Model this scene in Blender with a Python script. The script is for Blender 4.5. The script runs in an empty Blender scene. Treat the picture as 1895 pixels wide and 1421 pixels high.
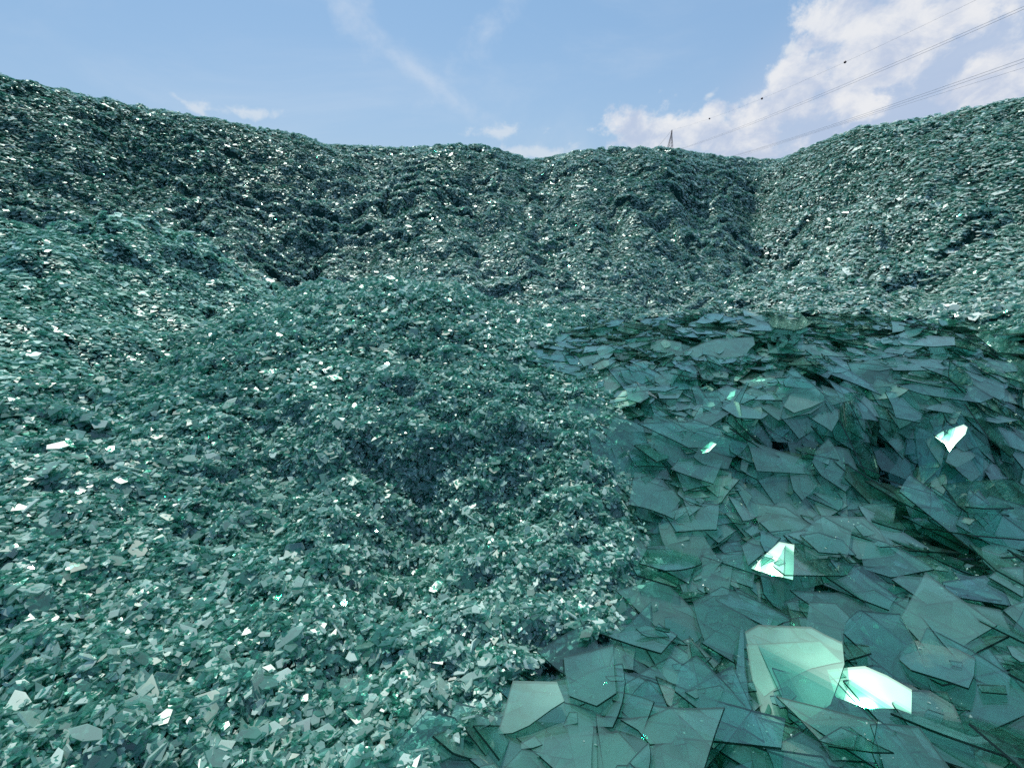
import bpy, math, random
import numpy as np
from mathutils import Vector, Matrix

rng = np.random.default_rng(7)
random.seed(7)
S = bpy.context.scene
COL = S.collection
PI = math.pi

# ------------------------------------------------------------------ camera
PITCH = math.radians(19.7)
FPX, CX, CY = 868.0, 947.5, 710.5          # focal length and centre in photograph pixels
CAMZ = 1.7
cam_data = bpy.data.cameras.new('camera')
cam_data.sensor_width = 36.0
cam_data.lens = FPX / 1895.0 * 36.0
cam_data.clip_start = 0.05
cam_data.clip_end = 20000.0
cam = bpy.data.objects.new('camera', cam_data)
cam.location = (0, 0, CAMZ)
cam.rotation_euler = (PI / 2 - PITCH, 0, 0)
COL.objects.link(cam)
S.camera = cam
cp, sp = math.cos(PITCH), math.sin(PITCH)

def at(px, py, d):
    """world point seen at pixel (px, py), d metres deep along the view axis"""
    u = (px - CX) / FPX; v = (py - CY) / FPX
    return (d * u, d * (cp - v * sp), CAMZ + d * (-v * cp - sp))

def project(x, y, z):
    h = z - CAMZ
    d = y * cp - h * sp
    v = -(h * cp + y * sp)
    d = np.maximum(d, 1e-3)
    return CX + FPX * x / d, CY + FPX * v / d, d

# ------------------------------------------------------------------ noise
_perm = np.random.default_rng(11).permutation(65536).astype(np.int64)
_vals = np.random.default_rng(12).random(65536) * 2 - 1
def vnoise(x, y, z=0.0, seed=0):
    x, y, z = np.broadcast_arrays(np.asarray(x, float), np.asarray(y, float), np.asarray(z, float))
    xi, yi, zi = np.floor(x).astype(np.int64), np.floor(y).astype(np.int64), np.floor(z).astype(np.int64)
    fx, fy, fz = x - xi, y - yi, z - zi
    fx, fy, fz = [f * f * f * (f * (f * 6 - 15) + 10) for f in (fx, fy, fz)]
    def h(i, j, k):
        a = _perm[(i + seed * 131) & 65535]
        a = _perm[(a + j) & 65535]
        return _vals[_perm[(a + k) & 65535]]
    r = 0
    for dk, wz in ((0, 1 - fz), (1, fz)):
        for dj, wy in ((0, 1 - fy), (1, fy)):
            for di, wx in ((0, 1 - fx), (1, fx)):
                r = r + h(xi + di, yi + dj, zi + dk) * wx * wy * wz
    return r
def fbm(x, y, z=0.0, o=3, seed=0):
    r, a, t = 0, 1.0, 0
    for i in range(o):
        r = r + a * vnoise(np.asarray(x) * 2.03 ** i, np.asarray(y) * 2.03 ** i, np.asarray(z) * 2.03 ** i, seed + i * 7)
        t += a; a *= 0.5
    return r / t

# ------------------------------------------------------------------ terrain: thin-plate surface through surveyed points
CTRL = [
 # near mound, from the feet up to its crest
 (0,1421,1.35),(250,1421,1.42),(500,1421,1.48),(750,1421,1.5),
 (0,1200,1.7),(300,1200,1.85),(600,1200,1.98),(900,1200,2.0),
 (0,1000,2.1),(300,1000,2.35),(600,1000,2.6),(900,1000,2.6),(1080,1000,2.62),
 (0,880,2.45),(250,880,2.75),(520,900,3.02),(780,915,3.2),(950,900,3.1),(1080,900,2.98),
 (300,780,3.2),(600,810,3.22),(780,820,3.22),(950,800,3.3),(1080,800,3.4),
 (400,690,3.9),(600,700,3.85),(800,700,3.95),(960,700,4.1),
 (450,600,5.1),(600,600,4.75),(750,600,4.8),(900,600,5.0),
 (560,545,6.3),(640,520,6.0),(720,508,5.9),(800,514,5.9),(880,545,5.8),(1000,606,5.5),
 (720,545,8.0),(860,560,7.8),(1000,590,7.2),
 # gutter between the near mound and the bank on the left
 (0,740,3.1),(150,690,3.9),(300,630,4.9),(420,585,6.0),(500,565,7.0),
 # left bank
 (0,640,3.5),(0,550,4.0),(150,560,4.5),(250,560,5.1),(0,450,4.6),(200,470,5.4),(360,520,6.2),
 (0,380,5.1),(110,383,5.5),(220,402,6.0),(320,434,6.5),(400,470,7.0),(480,512,7.6),(540,546,8.2),
 (0,445,6.4),(110,452,6.8),(220,470,7.6),(400,520,8.4),
 # left rear hill
 (0,360,7.6),(250,390,9.0),(450,470,9.8),(570,535,10.0),
 (0,250,8.4),(250,300,10.2),(450,370,11.3),(600,440,11.2),
 (-200,90,8.5),(0,136,9.2),(100,158,9.9),(200,178,10.6),(320,204,11.5),(450,225,12.6),(540,240,13.4),(590,258,14.0),
 # centre rear hill
 (650,266,15.2),(740,270,15.8),(830,264,15.0),(900,270,15.2),(985,292,16.0),(1050,278,15.4),(1130,268,15.0),(1240,270,15.0),(1320,285,15.4),
 (700,350,13.2),(850,350,12.8),(1000,360,13.4),(1150,350,12.6),(1280,380,12.6),
 (700,450,11.0),(850,460,10.4),(1000,470,10.6),(1150,470,10.2),(1280,480,10.6),
 (950,560,9.0),(1150,555,8.8),(1330,565,8.6),
 # gully and right hill
 (1430,293,16.0),(1400,380,13.6),(1380,470,11.4),(1420,560,8.4),
 (1500,262,13.6),(1600,230,12.0),(1680,218,11.2),(1790,198,10.2),(1895,176,9.4),(2100,120,8.6),
 (1560,350,11.0),(1600,420,9.4),(1560,500,8.6),(1600,575,7.0),
 (1895,300,7.9),(1895,400,7.0),(1895,500,6.0),(1895,590,5.0),(1750,590,5.9),
 # field of big sheets
 (1060,625,5.2),(1250,592,5.5),(1400,588,5.5),(1560,594,5.3),(1720,612,4.9),(1895,645,4.2),
 (1250,612,6.4),(1560,618,6.2),(1800,650,5.0),
 (1150,700,4.0),(1350,700,3.95),(1600,700,3.85),(1850,710,3.6),
 (1200,790,3.4),(1400,765,3.42),(1600,765,3.4),(1800,765,3.3),
 (1250,870,3.12),(1450,860,3.18),(1650,860,3.38),(1850,860,3.28),(1650,930,2.98),(1850,930,2.88),
 (1200,1000,2.66),(1400,1000,2.58),(1650,1000,2.62),(1850,1000,2.55),
 (1200,1200,2.02),(1450,1200,1.95),(1700,1200,1.92),(1880,1200,1.85),
 (1000,1421,1.5),(1250,1421,1.47),(1550,1421,1.44),(1880,1421,1.40),
]
pts = [at(*c) for c in CTRL]
# the backs of the hills and the ground out of view
for px, py, d in [(0,136,9.2),(200,178,10.6),(450,225,12.6),(650,266,15.2),(830,264,15.0),(985,292,16.0),(1130,268,15.0),(1320,285,15.4),(1430,293,16.0),(1600,230,12.0),(1895,176,9.4)]:
    x, y, z = at(px, py, d)
    r = math.hypot(x, y)
    pts.append((x * (1 + 2.0 / r), y * (1 + 2.0 / r), z - 0.45))
    pts.append((x * (1 + 7.0 / r), y * (1 + 7.0 / r), 0.6))
for a in range(0, 360, 30):
    if 60 <= a <= 300:
        pts.append((1.8 * math.sin(math.radians(a)), 1.8 * math.cos(math.radians(a)), 0.15))
        pts.append((6.0 * math.sin(math.radians(a)), 6.0 * math.cos(math.radians(a)), 0.4))
    pts.append((40 * math.sin(math.radians(a)), 40 * math.cos(math.radians(a)), 0.0))
pts = np.array(pts)

def _U(r2):
    return np.where(r2 > 1e-12, 0.5 * r2 * np.log(np.maximum(r2, 1e-12)), 0.0)
def _warp(x, y):
    # logarithmic radius, so that near and far points are equally detailed
    r = np.hypot(x, y + 1.0)
    k = np.log1p(r / 2.0) / np.maximum(r, 1e-6)
    return x * k, (y + 1.0) * k
wx, wy = _warp(pts[:, 0], pts[:, 1])
n = len(pts)
K = _U((wx[:, None] - wx) ** 2 + (wy[:, None] - wy) ** 2) + np.eye(n) * 2e-4
P = np.c_[np.ones(n), wx, wy]
A = np.block([[K, P], [P.T, np.zeros((3, 3))]])
W = np.linalg.solve(A, np.r_[pts[:, 2], 0, 0, 0])

def base_height(x, y):
    x = np.asarray(x, float); y = np.asarray(y, float)
    shp = x.shape
    x = x.ravel(); y = y.ravel()
    out = np.empty(len(x))
    for s in range(0, len(x), 50000):
        a, b = _warp(x[s:s + 50000], y[s:s + 50000])
        out[s:s + 50000] = _U((a[:, None] - wx) ** 2 + (b[:, None] - wy) ** 2) @ W[:n] + W[n] + W[n + 1] * a + W[n + 2] * b
    r = np.hypot(x, y)
    f = np.clip((r - 20) / 10, 0, 1)
    out = out * (1 - f) + 0.0 * f
    return out.reshape(shp)

# hollows in the near mound and the sheet field: (px, py, d, half-width x, half-width y, depth)
HOLLOWS = []
for px, py, d, sx, sy, dep in [(770,885,3.15,.50,.12,.07),(680,865,3.2,.2,.06,.05),(880,850,3.25,.16,.06,.06),(800,925,3.0,.2,.07,.04),(560,905,3.0,.2,.08,.07),(925,965,2.75,.12,.09,.08),(345,955,2.5,.14,.08,.07),
        (1010,1180,2.05,.14,.10,.10),(700,985,2.6,.14,.08,.05),(420,1330,1.62,.10,.06,.03),(520,1180,2.0,.10,.05,.03),
        (300,760,3.3,.30,.10,.10),(430,745,3.6,.3,.10,.08),(1010,760,3.6,.10,.08,.08),(880,1060,2.4,.10,.05,.06),
        (1300,845,3.15,.18,.10,.08),(1620,835,3.3,.42,.12,.34),(1800,890,3.05,.3,.12,.24),(1860,985,2.65,.30,.09,.24),(1470,1080,2.3,.14,.07,.10),(1820,1340,1.55,.22,.08,.10),
        (1440,785,3.35,.22,.09,.22),(1240,1000,2.7,.1,.05,.08),(1700,1260,1.8,.12,.05,.08)]:
    x, y, _ = at(px, py, d)
    HOLLOWS.append((x, y, sx, sy, dep))

def field_mask(x, y, z):
    """1 inside the field of big sheets, 0 on the cullet"""
    px, py, d = project(x, y, z)
    return inside(FIELD, px, py)
FIELD = [(985,655),(1040,615),(1120,592),(1250,578),(1560,580),(1720,597),(1895,628),(2600,760),(2600,1900),(780,1900),(820,1440),(893,1318),(935,1252),(1030,1200),
         (1130,1175),(1165,1100),(1180,1010),(1140,900),(1120,800),(1075,715)]
def inside(poly, px, py):
    px = np.asarray(px, float); py = np.asarray(py, float)
    c = np.zeros(px.shape, bool)
    m = len(poly)
    for i in range(m):
        x1, y1 = poly[i]; x2, y2 = poly[(i + 1) % m]
        if y1 == y2: continue
        c ^= ((y1 > py) != (y2 > py)) & (px < (x2 - x1) * (py - y1) / (y2 - y1) + x1)
    return c

CREST = [(-1.1,11.5),(-.83,13.8),(-.69,14.3),(-.55,15.2),(-.40,15.6),(-.32,16.6),(-.13,16.8),(.04,17.5),(.2,16.8),(.36,17.4),(.50,18.5),(.62,15.3),(.78,13.3),(.86,13.2),(1.1,12.8)]
CREST = ([a for a, b in CREST], [b for a, b in CREST])
FIX = None
def height(x, y, base=None):
    x = np.asarray(x, float); y = np.asarray(y, float)
    z = base_height(x, y) if base is None else base
    r = np.hypot(x, y)
    far = np.clip((r - 4.5) / 5, 0, 1) * np.clip((26 - r) / 6, 0, 1)
    crest = np.interp(np.arctan2(x, y), CREST[0], CREST[1])
    far = far * (1 - .72 * np.clip((r - crest * .80) / (crest * .16), 0, 1))
    near = np.clip((6.5 - r) / 2.0, 0, 1)
    fld = field_mask(x, y, z)
    q = np.where(fld, 0.6, 1.0)
    # ledges that follow the contour of the slopes
    led = fbm(x * .7, y * 1.1, z * 2.6, 3, 3)
    led2 = fbm(x * 1.7, y * 2.4, z * 5.0, 3, 5)
    z0 = z
    z = z + far * (0.20 * led + 0.15 * led2 + .16 * fbm(x * 2.0 * np.sign(x - 4) - y * .5, y * .55 + x * .3 * np.sign(x - 4), 0, 3, 17) + 0.30 * fbm(x * .33, y * .30, 0, 2, 9) - .42 * np.abs(fbm(x * .42 + y * .12, y * .16, 0, 2, 14)))
    z = z + near * q * (0.11 * fbm(x * 1.9, y * 3.2, 0, 3, 21) + 0.085 * fbm(x * 5, y * 8, 0, 3, 25))
    z = z + (1 - near) * (1 - far) * 0.16 * led2
    z = z - fld * .05
    # little slumps: short steep scarps across the slope, in patches
    for per, amp, sd, f1, wgt in ((.50, .46, 61, .8, far), (.24, .22, 67, 1.7, np.maximum(far, 1 - near)), (.17, .10, 73, 2.3, near * q)):
        ph = (z0 + .35 * y * near) / per + 1.6 * fbm(x * f1, y * f1, 0, 3, sd)
        fr = ph - np.floor(ph)
        st = np.clip((fr - .55) / .25, 0, 1); st = st * st * (3 - 2 * st)
        patch = np.clip(.15 + 2.0 * fbm(x * f1 * .8, y * f1 * 1.4, 0, 3, sd + 3), 0, 1)
        z = z + wgt * patch * amp * (st - fr)
    wob = np.exp(1.0 * fbm(x * 6, y * 9, 0, 3, 35))
    for hx, hy, sx, sy, dep in HOLLOWS:
        e = (((x - hx) / sx) ** 2 + ((y - hy) / sy) ** 2) * wob
        z = z - dep * np.exp(-np.minimum(np.abs(e), 30) ** 1.3)
    if FIX is not None:
        a = np.arctan2(x, y)
        w = np.clip((r - np.interp(a, FIX[0], FIX[2]) * .55) / 3.0, 0, 1) * np.clip((30 - r) / 6, 0, 1) * np.clip((1.5 - np.abs(a)) / .3, 0, 1)
        z = z + np.interp(a, FIX[0], FIX[1]) * w * w * (3 - 2 * w)
    return z

# one regular lookup grid (fast) for everything within 30 m
GX0, GX1, GY0, GY1, GS = -22.0, 22.0, -3.0, 27.0, 0.04
gx = np.arange(GX0, GX1, GS); gy = np.arange(GY0, GY1, GS)
GXX, GYY = np.meshgrid(gx, gy)
GZB = base_height(GXX, GYY)
GZ = height(GXX, GYY, GZB)
# the skyline of the hills, surveyed again after the slumps were cut into them
SKYL = [(-400,60),(0,135),(60,148),(120,163),(200,180),(260,192),(320,204),(400,216),(470,232),(540,242),(570,250),(600,264),(660,266),(740,270),(780,268),(840,263),(900,266),
        (940,278),(985,292),(1020,287),(1060,277),(1130,269),(1180,270),(1240,270),(1280,277),(1330,285),(1400,290),(1440,292),(1480,275),(1540,250),(1570,238),(1600,229),
        (1650,224),(1720,212),(1800,195),(1850,185),(1895,175),(2300,110)]
def skyline_fix():
    sa, se = [], []
    for px, py in SKYL:
        x, y, z = at(px, py, 1.0); z -= CAMZ
        sa.append(math.atan2(x, y)); se.append(z / math.hypot(x, y))
    azs = np.linspace(-1.1, 1.1, 441)
    want = np.interp(azs, sa, se) - .0035
    rr = np.arange(6, 24, .05)
    A_, R_ = np.meshgrid(azs, rr)
    e = (lookup(R_ * np.sin(A_), R_ * np.cos(A_)) - CAMZ) / R_
    k = e.argmax(0)
    got = e.max(0); rad = rr[k]
    dz = (want - got) * rad
    ker = np.hanning(13); ker /= ker.sum()
    dz = np.convolve(np.pad(dz, 6, mode='edge'), ker, 'valid'); rad = np.convolve(np.pad(rad, 6, mode='edge'), ker, 'valid')
    return azs, dz, rad
def lookup(x, y, G=GZ):
    fx = np.clip((np.asarray(x) - GX0) / GS, 0, len(gx) - 2.001); fy = np.clip((np.asarray(y) - GY0) / GS, 0, len(gy) - 2.001)
    i = fx.astype(int); j = fy.astype(int); a = fx - i; b = fy - j
    return (G[j, i] * (1 - a) + G[j, i + 1] * a) * (1 - b) + (G[j + 1, i] * (1 - a) + G[j + 1, i + 1] * a) * b
FIX = None
for _it in range(2):
    _a, _d, _r = skyline_fix()
    _d = _d + (FIX[1] if FIX is not None else 0)
    FIX = (_a, _d, _r)
    GZ[:] = height(GXX, GYY, GZB)
GNY, GNX = np.gradient(GZ, GS)
# what the photograph's standpoint can see (with a margin), so that hidden back slopes get no scatter
AZ = np.linspace(-1.15, 1.15, 900)
RR = np.arange(0.4, 26, 0.05)
hor = np.full(len(AZ), -9.0)
VIS = np.zeros((len(RR), len(AZ)), bool)
for k, r in enumerate(RR):
    zz = lookup(r * np.sin(AZ), r * np.cos(AZ))
    e = (zz - CAMZ) / r
    VIS[k] = e > hor - 0.05 - 0.25 / r
    hor = np.maximum(hor, e)
def visible(x, y):
    r = np.hypot(x, y); a = np.arctan2(x, y)
    k = np.clip(((r - .4) / .05).astype(int), 0, len(RR) - 1)
    j = np.clip(((a + 1.15) / 2.3 * 899).astype(int), 0, 899)
    return VIS[k, j] & (np.abs(a) < 1.12)

# ------------------------------------------------------------------ materials
def new_mat(name):
    m = bpy.data.materials.new(name); m.use_nodes = True
    m.node_tree.nodes.clear()
    return m, m.node_tree.nodes, m.node_tree.links

def glass_mat(name, clear, body, dust, veil, veil_var, gloss_rough=0.05, haze=0.10, haze_rough=0.32, bump=0.0, spread=1.0, reflect=1.0, dustpow=2.2, hazecol=(.90, 1, .97), glosscol=(.86, 1, .965)):
    """Broken float glass lying in the open: tinted clear glass, a thin dusty film, a sharp reflection and a hazy one."""
    m, N, L = new_mat(name)
    out = N.new('ShaderNodeOutputMaterial')
    at_ = N.new('ShaderNodeAttribute'); at_.attribute_name = 'tint'
    co = N.new('ShaderNodeNewGeometry')
    noi = N.new('ShaderNodeTexNoise'); noi.inputs['Scale'].default_value = 9.0; noi.inputs['Detail'].default_value = 5
    L.new(co.outputs['Position'], noi.inputs['Vector'])
    # dust colour against body colour, per piece
    mixc = N.new('ShaderNodeMix'); mixc.data_type = 'RGBA'
    mixc.inputs[6].default_value = (*body, 1); mixc.inputs[7].default_value = (*dust, 1)
    pw = N.new('ShaderNodeMath'); pw.operation = 'POWER'; pw.inputs[1].default_value = dustpow
    L.new(at_.outputs['Fac'], pw.inputs[0]); L.new(pw.outputs[0], mixc.inputs[0])
    dif = N.new('ShaderNodeBsdfDiffuse'); L.new(mixc.outputs[2], dif.inputs['Color'])
    trl = N.new('ShaderNodeBsdfTranslucent'); L.new(mixc.outputs[2], trl.inputs['Color'])
    dt = N.new('ShaderNodeMixShader'); dt.inputs[0].default_value = 0.45
    L.new(dif.outputs[0], dt.inputs[1]); L.new(trl.outputs[0], dt.inputs[2])
    tr = N.new('ShaderNodeBsdfTransparent'); tr.inputs['Color'].default_value = (*clear, 1)
    # film: piece value + noise
    f1 = N.new('ShaderNodeMath'); f1.operation = 'MULTIPLY_ADD'
    f1.inputs[1].default_value = veil_var; f1.inputs[2].default_value = veil
    L.new(at_.outputs['Fac'], f1.inputs[0])
    f2 = N.new('ShaderNodeMath'); f2.operation = 'MULTIPLY_ADD'; f2.inputs[1].default_value = 0.5 * spread; f2.inputs[2].default_value = -0.25 * spread
    L.new(noi.outputs['Fac'], f2.inputs[0])
    f3 = N.new('ShaderNodeMath'); f3.operation = 'ADD'; f3.use_clamp = True
    L.new(f1.outputs[0], f3.inputs[0]); L.new(f2.outputs[0], f3.inputs[1])
    bodymix = N.new('ShaderNodeMixShader')
    L.new(f3.outputs[0], bodymix.inputs[0]); L.new(tr.outputs[0], bodymix.inputs[1]); L.new(dt.outputs[0], bodymix.inputs[2])
    hz = N.new('ShaderNodeBsdfGlossy'); hz.inputs['Roughness'].default_value = haze_rough; hz.inputs['Color'].default_value = (*hazecol, 1)
    hm = N.new('ShaderNodeMixShader'); hm.inputs[0].default_value = haze
    L.new(bodymix.outputs[0], hm.inputs[1]); L.new(hz.outputs[0], hm.inputs[2])
    gl = N.new('ShaderNodeBsdfGlossy'); gl.inputs['Roughness'].default_value = gloss_rough
    gl.inputs['Color'].default_value = (*glosscol, 1)
    # a thin pane shows the same face-on reflection from either side
    lw = N.new('ShaderNodeLayerWeight'); lw.inputs['Blend'].default_value = 0.5
    p5 = N.new('ShaderNodeMath'); p5.operation = 'POWER'; p5.inputs[1].default_value = 3.3
    L.new(lw.outputs['Facing'], p5.inputs[0])
    fm = N.new('ShaderNodeMath'); fm.operation = 'MULTIPLY_ADD'; fm.inputs[1].default_value = 0.80 * reflect; fm.inputs[2].default_value = 0.07 * reflect; fm.use_clamp = True
    L.new(p5.outputs[0], fm.inputs[0])
    fin = N.new('ShaderNodeMixShader')
    L.new(fm.outputs[0], fin.inputs[0]); L.new(hm.outputs[0], fin.inputs[1]); L.new(gl.outputs[0], fin.inputs[2])
    if bump > 0:
        n2 = N.new('ShaderNodeTexNoise'); n2.inputs['Scale'].default_value = 3.5; n2.inputs['Detail'].default_value = 2
        L.new(co.outputs['Position'], n2.inputs['Vector'])
        bp = N.new('ShaderNodeBump'); bp.inputs['Strength'].default_value = bump; bp.inputs['Distance'].default_value = 0.02
        L.new(n2.outputs['Fac'], bp.inputs['Height'])
        for q in (gl, hz): L.new(bp.outputs[0], q.inputs['Normal'])
    L.new(fin.outputs[0], out.inputs[0])
    return m

M_PANE = glass_mat('pane_glass', (.76, .95, .91), (.035, .18, .155), (.24, .42, .385), .025, .23, .03, .012, .28, bump=.12, spread=.5, reflect=1.0, dustpow=1.2, hazecol=(.62, 1, .88), glosscol=(.74, .97, .87))
M_EDGE = glass_mat('pane_edge', (.02, .14, .10), (.002, .022, .017), (.005, .05, .04), .6, .2, .10, .02, .3, spread=0, reflect=.35)
M_NEAR = glass_mat('cullet_glass', (.36, .78, .68), (.035, .22, .18), (.68, .90, .84), .27, .52, .018, .02, .26, spread=.2, reflect=.75)
M_FAR = glass_mat('far_cullet_glass', (.30, .68, .60), (.05, .23, .19), (.84, .98, .93), .42, .6, .02, .02, .28, spread=.2, reflect=.9)

M_BANK = glass_mat('bank_cullet_glass', (.30, .70, .60), (.05, .28, .225), (.66, .95, .86), .42, .5, .02, .02, .28, spread=.2, reflect=.85)

def ground_mat():
    m, N, L = new_mat('packed_glass_bed')
    out = N.new('ShaderNodeOutputMaterial')
    b = N.new('ShaderNodeBsdfPrincipled')
    g = N.new('ShaderNodeNewGeometry')
    v = N.new('ShaderNodeTexVoronoi'); v.inputs['Scale'].default_value = 26
    L.new(g.outputs['Position'], v.inputs['Vector'])
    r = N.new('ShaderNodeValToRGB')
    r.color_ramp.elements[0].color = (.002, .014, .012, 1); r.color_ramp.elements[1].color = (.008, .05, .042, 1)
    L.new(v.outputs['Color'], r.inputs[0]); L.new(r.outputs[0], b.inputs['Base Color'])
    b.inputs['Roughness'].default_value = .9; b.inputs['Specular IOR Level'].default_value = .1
    bp = N.new('ShaderNodeBump'); bp.inputs['Strength'].default_value = .4; bp.inputs['Distance'].default_value = .01
    L.new(v.outputs['Distance'], bp.inputs['Height']); L.new(bp.outputs[0], b.inputs['Normal'])
    L.new(b.outputs[0], out.inputs[0])
    return m
M_GROUND = ground_mat()
def plain(name, col, rough=.6, metal=0):
    m, N, L = new_mat(name)
    out = N.new('ShaderNodeOutputMaterial'); b = N.new('ShaderNodeBsdfPrincipled')
    no = N.new('ShaderNodeTexNoise'); no.inputs['Scale'].default_value = 4
    mx = N.new('ShaderNodeMix'); mx.data_type = 'RGBA'
    mx.inputs[6].default_value = (*[c * .8 for c in col], 1); mx.inputs[7].default_value = (*[min(1, c * 1.2) for c in col], 1)
    L.new(no.outputs['Fac'], mx.inputs[0]); L.new(mx.outputs[2], b.inputs['Base Color'])
    b.inputs['Roughness'].default_value = rough; b.inputs['Metallic'].default_value = metal
    L.new(b.outputs[0], out.inputs[0])
    return m

# ------------------------------------------------------------------ mesh helpers
def mesh_from(name, V, loops, sizes, mats, mat_idx=None, tint=None):
    me = bpy.data.meshes.new(name)
    V = np.ascontiguousarray(V, dtype=np.float32); loops = np.ascontiguousarray(loops, dtype=np.int32); sizes = np.asarray(sizes, dtype=np.int32)
    me.vertices.add(len(V)); me.vertices.foreach_set('co', V.ravel())
    me.loops.add(len(loops)); me.loops.foreach_set('vertex_index', loops)
    me.polygons.add(len(sizes))
    st = np.zeros(len(sizes), np.int32); st[1:] = np.cumsum(sizes)[:-1]
    me.polygons.foreach_set('loop_start', st)
    for m in mats: me.materials.append(m)
    if mat_idx is not None: me.polygons.foreach_set('material_index', np.asarray(mat_idx, np.int32))
    if tint is not None:
        a = me.attributes.new('tint', 'FLOAT', 'FACE'); a.data.foreach_set('value', np.asarray(tint, np.float32))
    me.update(calc_edges=True)
    me.shade_flat()
    return me
def link(name, me, parent=None, **props):
    o = bpy.data.objects.new(name, me); COL.objects.link(o)
    if parent is not None: o.parent = parent
    for k, v in props.items(): o[k] = v
    return o

# ------------------------------------------------------------------ ground sheet
def build_ground():
    az = np.linspace(-PI, PI, 721)[:-1]
    # denser in front
    az = np.sort(np.r_[az, np.linspace(-1.2, 1.2, 700)[1:-1] + .0004])
    r = np.r_[0.05, np.exp(np.linspace(math.log(.25), math.log(28), 420)), np.exp(np.linspace(math.log(30), math.log(6000), 24))]
    A2, R2 = np.meshgrid(az, r)
    X = R2 * np.sin(A2); Y = R2 * np.cos(A2)
    Z = height(X, Y) - 0.03
    Z = Z - 0.13 * np.where(R2 < 9, field_mask(X, Y, base_height(X, Y)), 0)
    nA, nR = len(az), len(r)
    idx = np.arange(nA * nR).reshape(nR, nA)
    a = idx[:-1, :]; b = np.roll(idx, -1, axis=1)[:-1, :]; c = np.roll(idx, -1, axis=1)[1:, :]; d = idx[1:, :]
    q = np.stack([a, d, c, b], -1).reshape(-1, 4)
    V = np.stack([X, Y, Z], -1).reshape(-1, 3)
    cap = idx[0, :]
    loops = np.r_[q.ravel(), cap[::-1]]
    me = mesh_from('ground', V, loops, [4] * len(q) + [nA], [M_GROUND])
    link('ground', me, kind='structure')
build_ground()

# ------------------------------------------------------------------ cullet scatter
def flakes(name, X, Y, size, lift, thick, mat, tilt, up=0.35, sides=(3, 4, 5, 6), flat=False, elong=1.35, tint=None):
    """thousands of loose flat fragments as one mesh"""
    N = len(X)
    Z = lookup(X, Y) + lift
    nx = -lookup(X, Y, GNX); ny = -lookup(X, Y, GNY)
    n_ = np.stack([nx, ny, np.ones(N)], -1); n_ /= np.linalg.norm(n_, axis=1)[:, None]
    n_ = n_ * (1 - up) + np.array([0, 0, up]) + rng.normal(0, 1, (N, 3)) * tilt[:, None]
    n_ /= np.linalg.norm(n_, axis=1)[:, None]
    a = rng.random(N) * 2 * PI
    t = np.stack([np.cos(a), np.sin(a), np.zeros(N)], -1)
    t = t - n_ * (t * n_).sum(1)[:, None]; t /= np.linalg.norm(t, axis=1)[:, None]
    b = np.cross(n_, t)
    C = np.stack([X, Y, Z], -1)
    k = rng.choice(sides, N, p=[.2, .38, .27, .15])
    tn = rng.random(N) if tint is None else tint
    Vs, Ls, Ss, Ts = [], [], [], []
    off = 0
    for kk in sides:
        m = k == kk; M = m.sum()
        if not M: continue
        ang = (np.arange(kk) + rng.uniform(-.36, .36, (M, kk))) * 2 * PI / kk
        rad = rng.uniform(.55, 1.0, (M, kk)) * size[m][:, None] * .5
        el = rng.uniform(1.0, elong * 1.2, M)[:, None]
        px = rad * np.cos(ang) * el; py = rad * np.sin(ang) / el ** .5
        top = C[m][:, None, :] + t[m][:, None, :] * px[..., None] + b[m][:, None, :] * py[..., None]
        if flat:
            Vs.append(top.reshape(-1, 3))
            Ls.append((np.arange(M * kk) + off)); Ss.append(np.full(M, kk)); Ts.append(tn[m])
            off += M * kk
        else:
            th = (thick[m] if hasattr(thick, '__len__') else np.full(M, thick))[:, None, None]
            bot = top - n_[m][:, None, :] * th
            V = np.concatenate([top, bot], 1)             # M, 2kk, 3
            Vs.append(V.reshape(-1, 3))
            base = (np.arange(M) * 2 * kk + off)[:, None]
            lt = base + np.arange(kk)
            i = np.arange(kk); j = (i + 1) % kk
            sd = np.stack([i, i + kk, j + kk, j], -1)     # kk,4
            ls = (base[:, :, None] + sd[None]).reshape(M, -1)
            Ls.append(np.concatenate([lt, ls], 1).ravel())
            Ss.append(np.tile(np.r_[kk, np.full(kk, 4)], M))
            Ts.append(np.repeat(tn[m], kk + 1))
            off += M * 2 * kk
    return mesh_from(name, np.concatenate(Vs), np.concatenate(Ls), np.concatenate(Ss), [mat], tint=np.concatenate(Ts))

def sample_xy(n, x0, x1, y0, y1):
    return rng.uniform(x0, x1, n), rng.uniform(y0, y1, n)

# where each heap lies, told apart by the gutters between them
def heap_id(x, y):
    z = lookup(x, y); px, py, d = project(x, y, z)
    ident = np.zeros(x.shape, int)                      # 0 near mound
    crestx = np.array([-2000, 0, 150, 300, 420, 500, 560, 640, 720, 800, 880, 1000, 1100, 1300, 4000.])
    gutd = np.array([2.2, 3.1, 3.9, 4.9, 6.0, 7.0, 7.6, 8.0, 8.2, 8.0, 7.6, 6.9, 6.8, 6.6, 6.0])
    beyond = d > np.interp(px, crestx, gutd)
    bank = beyond & (d < np.interp(px, [-2000, 0, 220, 400, 540, 560], [3, 6.2, 7.4, 8.3, 8.8, 0]))
    rear = beyond & ~bank
    ident[bank] = 1
    ident[rear & (px < 600)] = 2
    ident[rear & (px >= 600)] = 3
    ident[rear & (px > np.interp(d, [5, 8.5, 11, 13.5, 16.5], [1000, 1420, 1400, 1400, 1430]))] = 4
    return ident

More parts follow.
